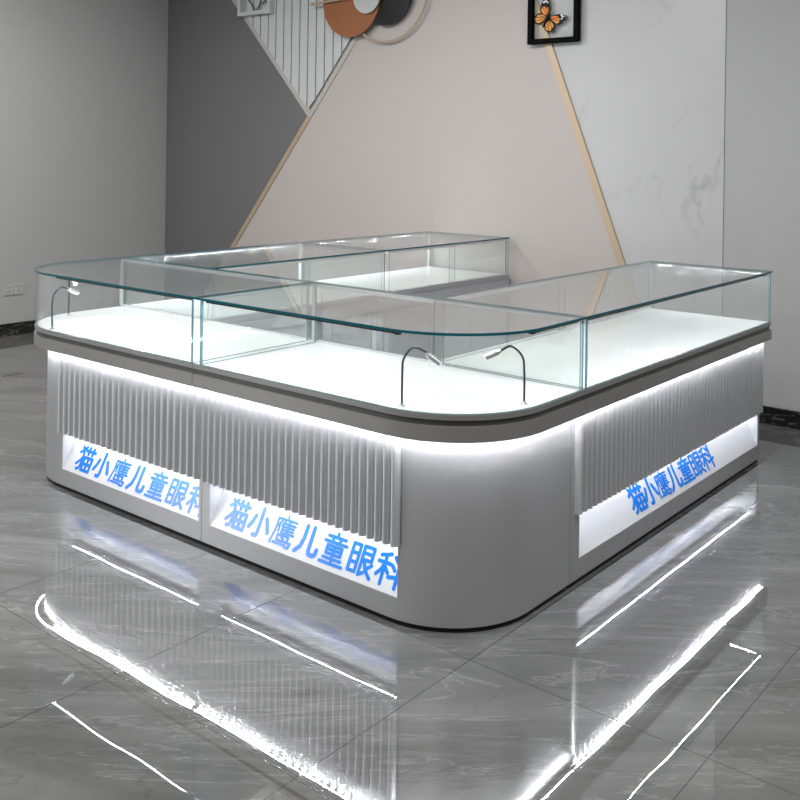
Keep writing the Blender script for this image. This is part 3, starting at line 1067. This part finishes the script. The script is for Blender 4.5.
obj('grooved_disc', bm, DGREY, wa, label='black disc with fine concentric grooves')
bm = nb()
tube(bm, [(-3.424 + 0.428 * math.cos(2 * math.pi * j / 96), YB - 0.055, 3.016 + 0.428 * math.sin(2 * math.pi * j / 96)) for j in range(97)], 0.009, 10, caps=False)
obj('gold_ring', bm, GOLD, wa, smooth=True, label='thin gold ring')
bm = nb(); tube(bm, [(-4.246, YB - 0.105, 2.965), (-3.480, YB - 0.105, 2.990)], 0.012, 12)
obj('gold_rod', bm, GOLD, wa, smooth=True, label='slim gold rod')
for (xa, ya, za, xb, yb, zb) in ((-3.83, 0.072, 3.02, -3.77, 0.0125, 3.08), (-3.45, 0.055, 3.06, -3.39, 0.0125, 3.12), (-3.62, 0.102, 3.02, -3.58, 0.0845, 3.06),
                                 (-3.44, 0.052, 3.435, -3.42, 0.0125, 3.45), (-3.92, 0.102, 2.962, -3.89, 0.0845, 2.984)):
    bm = nb(); box(bm, xa, YB - ya, za, xb, YB - yb, zb)
    obj('wall_mount', bm, BLACK, wa)


def frame_obj(root, x0, z0, x1, z1, bar, y0, y1, m):
    bm = nb()
    A = [(x0, z0), (x1, z0), (x1, z1), (x0, z1)]
    B = [(x0 + bar, z0 + bar), (x1 - bar, z0 + bar), (x1 - bar, z1 - bar), (x0 + bar, z1 - bar)]
    vs = {}
    for nm, P in (('A', A), ('B', B)):
        for yy in (y0, y1):
            vs[nm, yy] = [bm.verts.new((px, yy, pz)) for px, pz in P]
    for i in range(4):
        j = (i + 1) % 4
        bm.faces.new((vs['A', y0][i], vs['A', y0][j], vs['B', y0][j], vs['B', y0][i]))
        bm.faces.new((vs['A', y1][i], vs['B', y1][i], vs['B', y1][j], vs['A', y1][j]))
        bm.faces.new((vs['A', y0][i], vs['A', y1][i], vs['A', y1][j], vs['A', y0][j]))
        bm.faces.new((vs['B', y0][i], vs['B', y0][j], vs['B', y1][j], vs['B', y1][i]))
    return obj('frame', bm, m, root)


# white box frame at the top left
fr = thing('box_frame', 'white open box frame hung over the slatted triangle, top left', 'frame', (-5.016, YB - 0.03, 2.94))
frame_obj(fr, -5.238, 2.940, -4.794, 3.384, 0.036, YB - 0.085, YB - 0.030, WHITEF)
bm = nb()
for pts in ([(-5.121, 3.082), (-5.076, 3.042), (-5.041, 2.985)], [(-4.936, 3.142), (-4.966, 3.042), (-5.006, 2.985)], [(-4.936, 3.032), (-4.891, 3.062), (-4.856, 3.042)],
            [(-4.936, 3.142), (-4.866, 3.202), (-4.926, 3.262), (-5.026, 3.182), (-5.121, 3.082)], [(-5.021, 2.985), (-5.021, 2.972)]):
    tube(bm, smooth_path([(a, YB - 0.05, b) for a, b in pts], 6), 0.006, 8)
obj('wire_ornament', bm, PROP, fr, label='thin black wire ornament')

# black box frame with the butterfly
bf = thing('butterfly_frame', 'black square frame with an orange butterfly, on the marble edge', 'frame', (-1.830, YB - 0.022, 2.478))
frame_obj(bf, -2.054, 2.482, -1.637, 2.910, 0.036, YB - 0.065, YB - 0.023, FRAMEB)
BX, BZ, YY = -1.892, 2.664, YB - 0.045
PX = 1 / 1191.0     # metres per unit of the wing outlines below


def wing(name, base, cells, spots, tilt):
    """outline in wing units from the body; raised coloured cells on a black wing, tilted off the wall plane"""
    bm = nb()

    def put(pts, d0, d1, mi):
        a = [bm.verts.new((BX + x_ * PX, YY - d0 - abs(x_) * PX * tilt, BZ + z_ * PX)) for x_, z_ in pts]
        b = [bm.verts.new((BX + x_ * PX, YY - d1 - abs(x_) * PX * tilt, BZ + z_ * PX)) for x_, z_ in pts]
        n = len(pts)
        for i in range(n):
            f = bm.faces.new((a[i], a[(i + 1) % n], b[(i + 1) % n], b[i])); f.material_index = mi
        f = bm.faces.new(a[::-1]); f.material_index = mi
        f = bm.faces.new(b); f.material_index = mi
    put(base, 0, 0.002, 0)
    for c, mi in cells:
        put(c, 0.0021, 0.003, mi)
    for s in spots:
        x_, z_, r_ = s
        put([(x_ + r_ * math.cos(k * math.pi / 4), z_ + r_ * math.sin(k * math.pi / 4)) for k in range(8)], 0.0021, 0.003, 3)
    return obj(name, bm, [BLACK, ORANGE, AMBER, WSPOT], bfly)


bm = nb()
tube(bm, smooth_path([(BX + 26 * PX, YY - 0.004, BZ + 34 * PX), (BX + 8 * PX, YY - 0.005, BZ + 10 * PX), (BX - 14 * PX, YY - 0.005, BZ - 22 * PX), (BX - 52 * PX, YY - 0.003, BZ - 80 * PX)], 5),
     [0.004 + 0.006 * math.sin(math.pi * k / 15) for k in range(16)], 10)
for q in ((44, 98), (86, 62)):
    tube(bm, [(BX + 20 * PX, YY - 0.004, BZ + 28 * PX), (BX + q[0] * PX, YY - 0.008, BZ + q[1] * PX)], 0.0012, 6)
bfly = obj('butterfly', bm, BLACK, bf, smooth=True, label='orange and black butterfly')
# body at (345,190) of a picture of the wings; units right and up from there
f_ = lambda L: [(x_ - 345, (190 - z_) * 0.87 - (x_ - 345) * 0.06) for x_, z_ in L]
wing('wing', f_([(340, 178), (300, 158), (268, 122), (262, 95), (272, 60), (288, 15), (300, -25), (322, -40), (344, -25), (356, 20), (358, 80), (352, 170)][::-1]),
     [(f_([(332, 160), (300, 145), (278, 112), (284, 78), (318, 120)][::-1]), 2), (f_([(338, 158), (322, 118), (288, 74), (318, 72), (336, 110)][::-1]), 1), (f_([(346, 150), (338, 108), (332, 78), (346, 84), (350, 120)][::-1]), 1)],
     [(305 - 345, 190 - 45, 11), (325 - 345, 190 - 38, 11), (342 - 345, 190 - 50, 8), (322 - 345, 190 + 8, 8), (300 - 345, 190 - 18, 6)], 0.0)
wing('wing', f_([(342, 182), (312, 146), (275, 132), (236, 142), (206, 176), (204, 208), (222, 244), (258, 248), (292, 228), (325, 205)][::-1]),
     [(f_([(330, 184), (305, 156), (278, 146), (272, 160)][::-1]), 2), (f_([(326, 190), (268, 166), (268, 148), (240, 156), (232, 172)][::-1]), 2),
      (f_([(322, 194), (228, 178), (218, 196), (226, 208)][::-1]), 2), (f_([(318, 200), (224, 214), (234, 232), (258, 236)][::-1]), 2), (f_([(322, 204), (266, 234), (290, 220)][::-1]), 1)],
     [], 0.0)
wing('wing', f_([(352, 198), (322, 226), (308, 268), (314, 306), (342, 328), (380, 326), (408, 302), (418, 262), (400, 232), (372, 206)][::-1]),
     [(f_([(350, 212), (330, 238), (320, 270), (336, 278)][::-1]), 2), (f_([(354, 212), (342, 282), (322, 280), (328, 302), (350, 314)][::-1]), 2),
      (f_([(358, 214), (356, 314), (376, 312), (384, 290)][::-1]), 2), (f_([(364, 214), (390, 290), (404, 268), (398, 246)][::-1]), 2)],
     [], 0.0)
wing('wing', f_([(356, 182), (392, 160), (440, 150), (490, 150), (522, 162), (530, 178), (512, 206), (480, 238), (450, 256), (424, 252), (398, 226), (368, 202)][::-1]),
     [(f_([(364, 184), (396, 170), (436, 166), (452, 180), (410, 190)][::-1]), 1), (f_([(368, 192), (412, 196), (456, 186), (468, 204), (440, 214)][::-1]), 1), (f_([(372, 198), (436, 218), (464, 214), (450, 240), (426, 242), (402, 220)][::-1]), 2)],
     [(480 - 345, 190 - 172, 10), (492 - 345, 190 - 186, 10), (482 - 345, 190 - 204, 8), (508 - 345, 190 - 170, 6), (514 - 345, 190 - 186, 5)], 0.0)
# clear sheet that holds the butterfly
bm = nb(); box(bm, -2.010, YB - 0.0385, 2.514, -1.649, YB - 0.0360, 2.875)
obj('clear_sheet', bm, GLASS, bf)


# ------------------------------------------------------------------ sockets on the left wall
def socket(y0, label, kind):
    r = thing('wall_socket', label, 'socket', (XL, y0 + 0.045, 0.36), None)
    bm = nb(); box(bm, XL, y0, 0.358, XL + 0.009, y0 + 0.090, 0.455)
    bmesh.ops.bevel(bm, geom=bm.edges[:], offset=0.002, segments=2, affect='EDGES')
    obj('plate', bm, SOCK, r)
    X0, X1 = XL + 0.0088, XL + 0.0096
    c = y0 + 0.045
    for (dy, z_, wy, wz) in ((-0.011, 0.430, 0.003, 0.010), (0.011, 0.430, 0.003, 0.010), (0, 0.398, 0.0035, 0.009), (-0.012, 0.383, 0.0035, 0.008), (0.012, 0.383, 0.0035, 0.008)):
        bm = nb(); box(bm, X0, c + dy - wy, z_ - wz / 2, X1, c + dy + wy, z_ + wz / 2)
        obj('socket_hole', bm, BLACK, r)


socket(1.882, 'white wall socket plate, left of the pair on the left wall', 0)
socket(1.976, 'white wall socket plate, right of the pair beside the counter', 1)
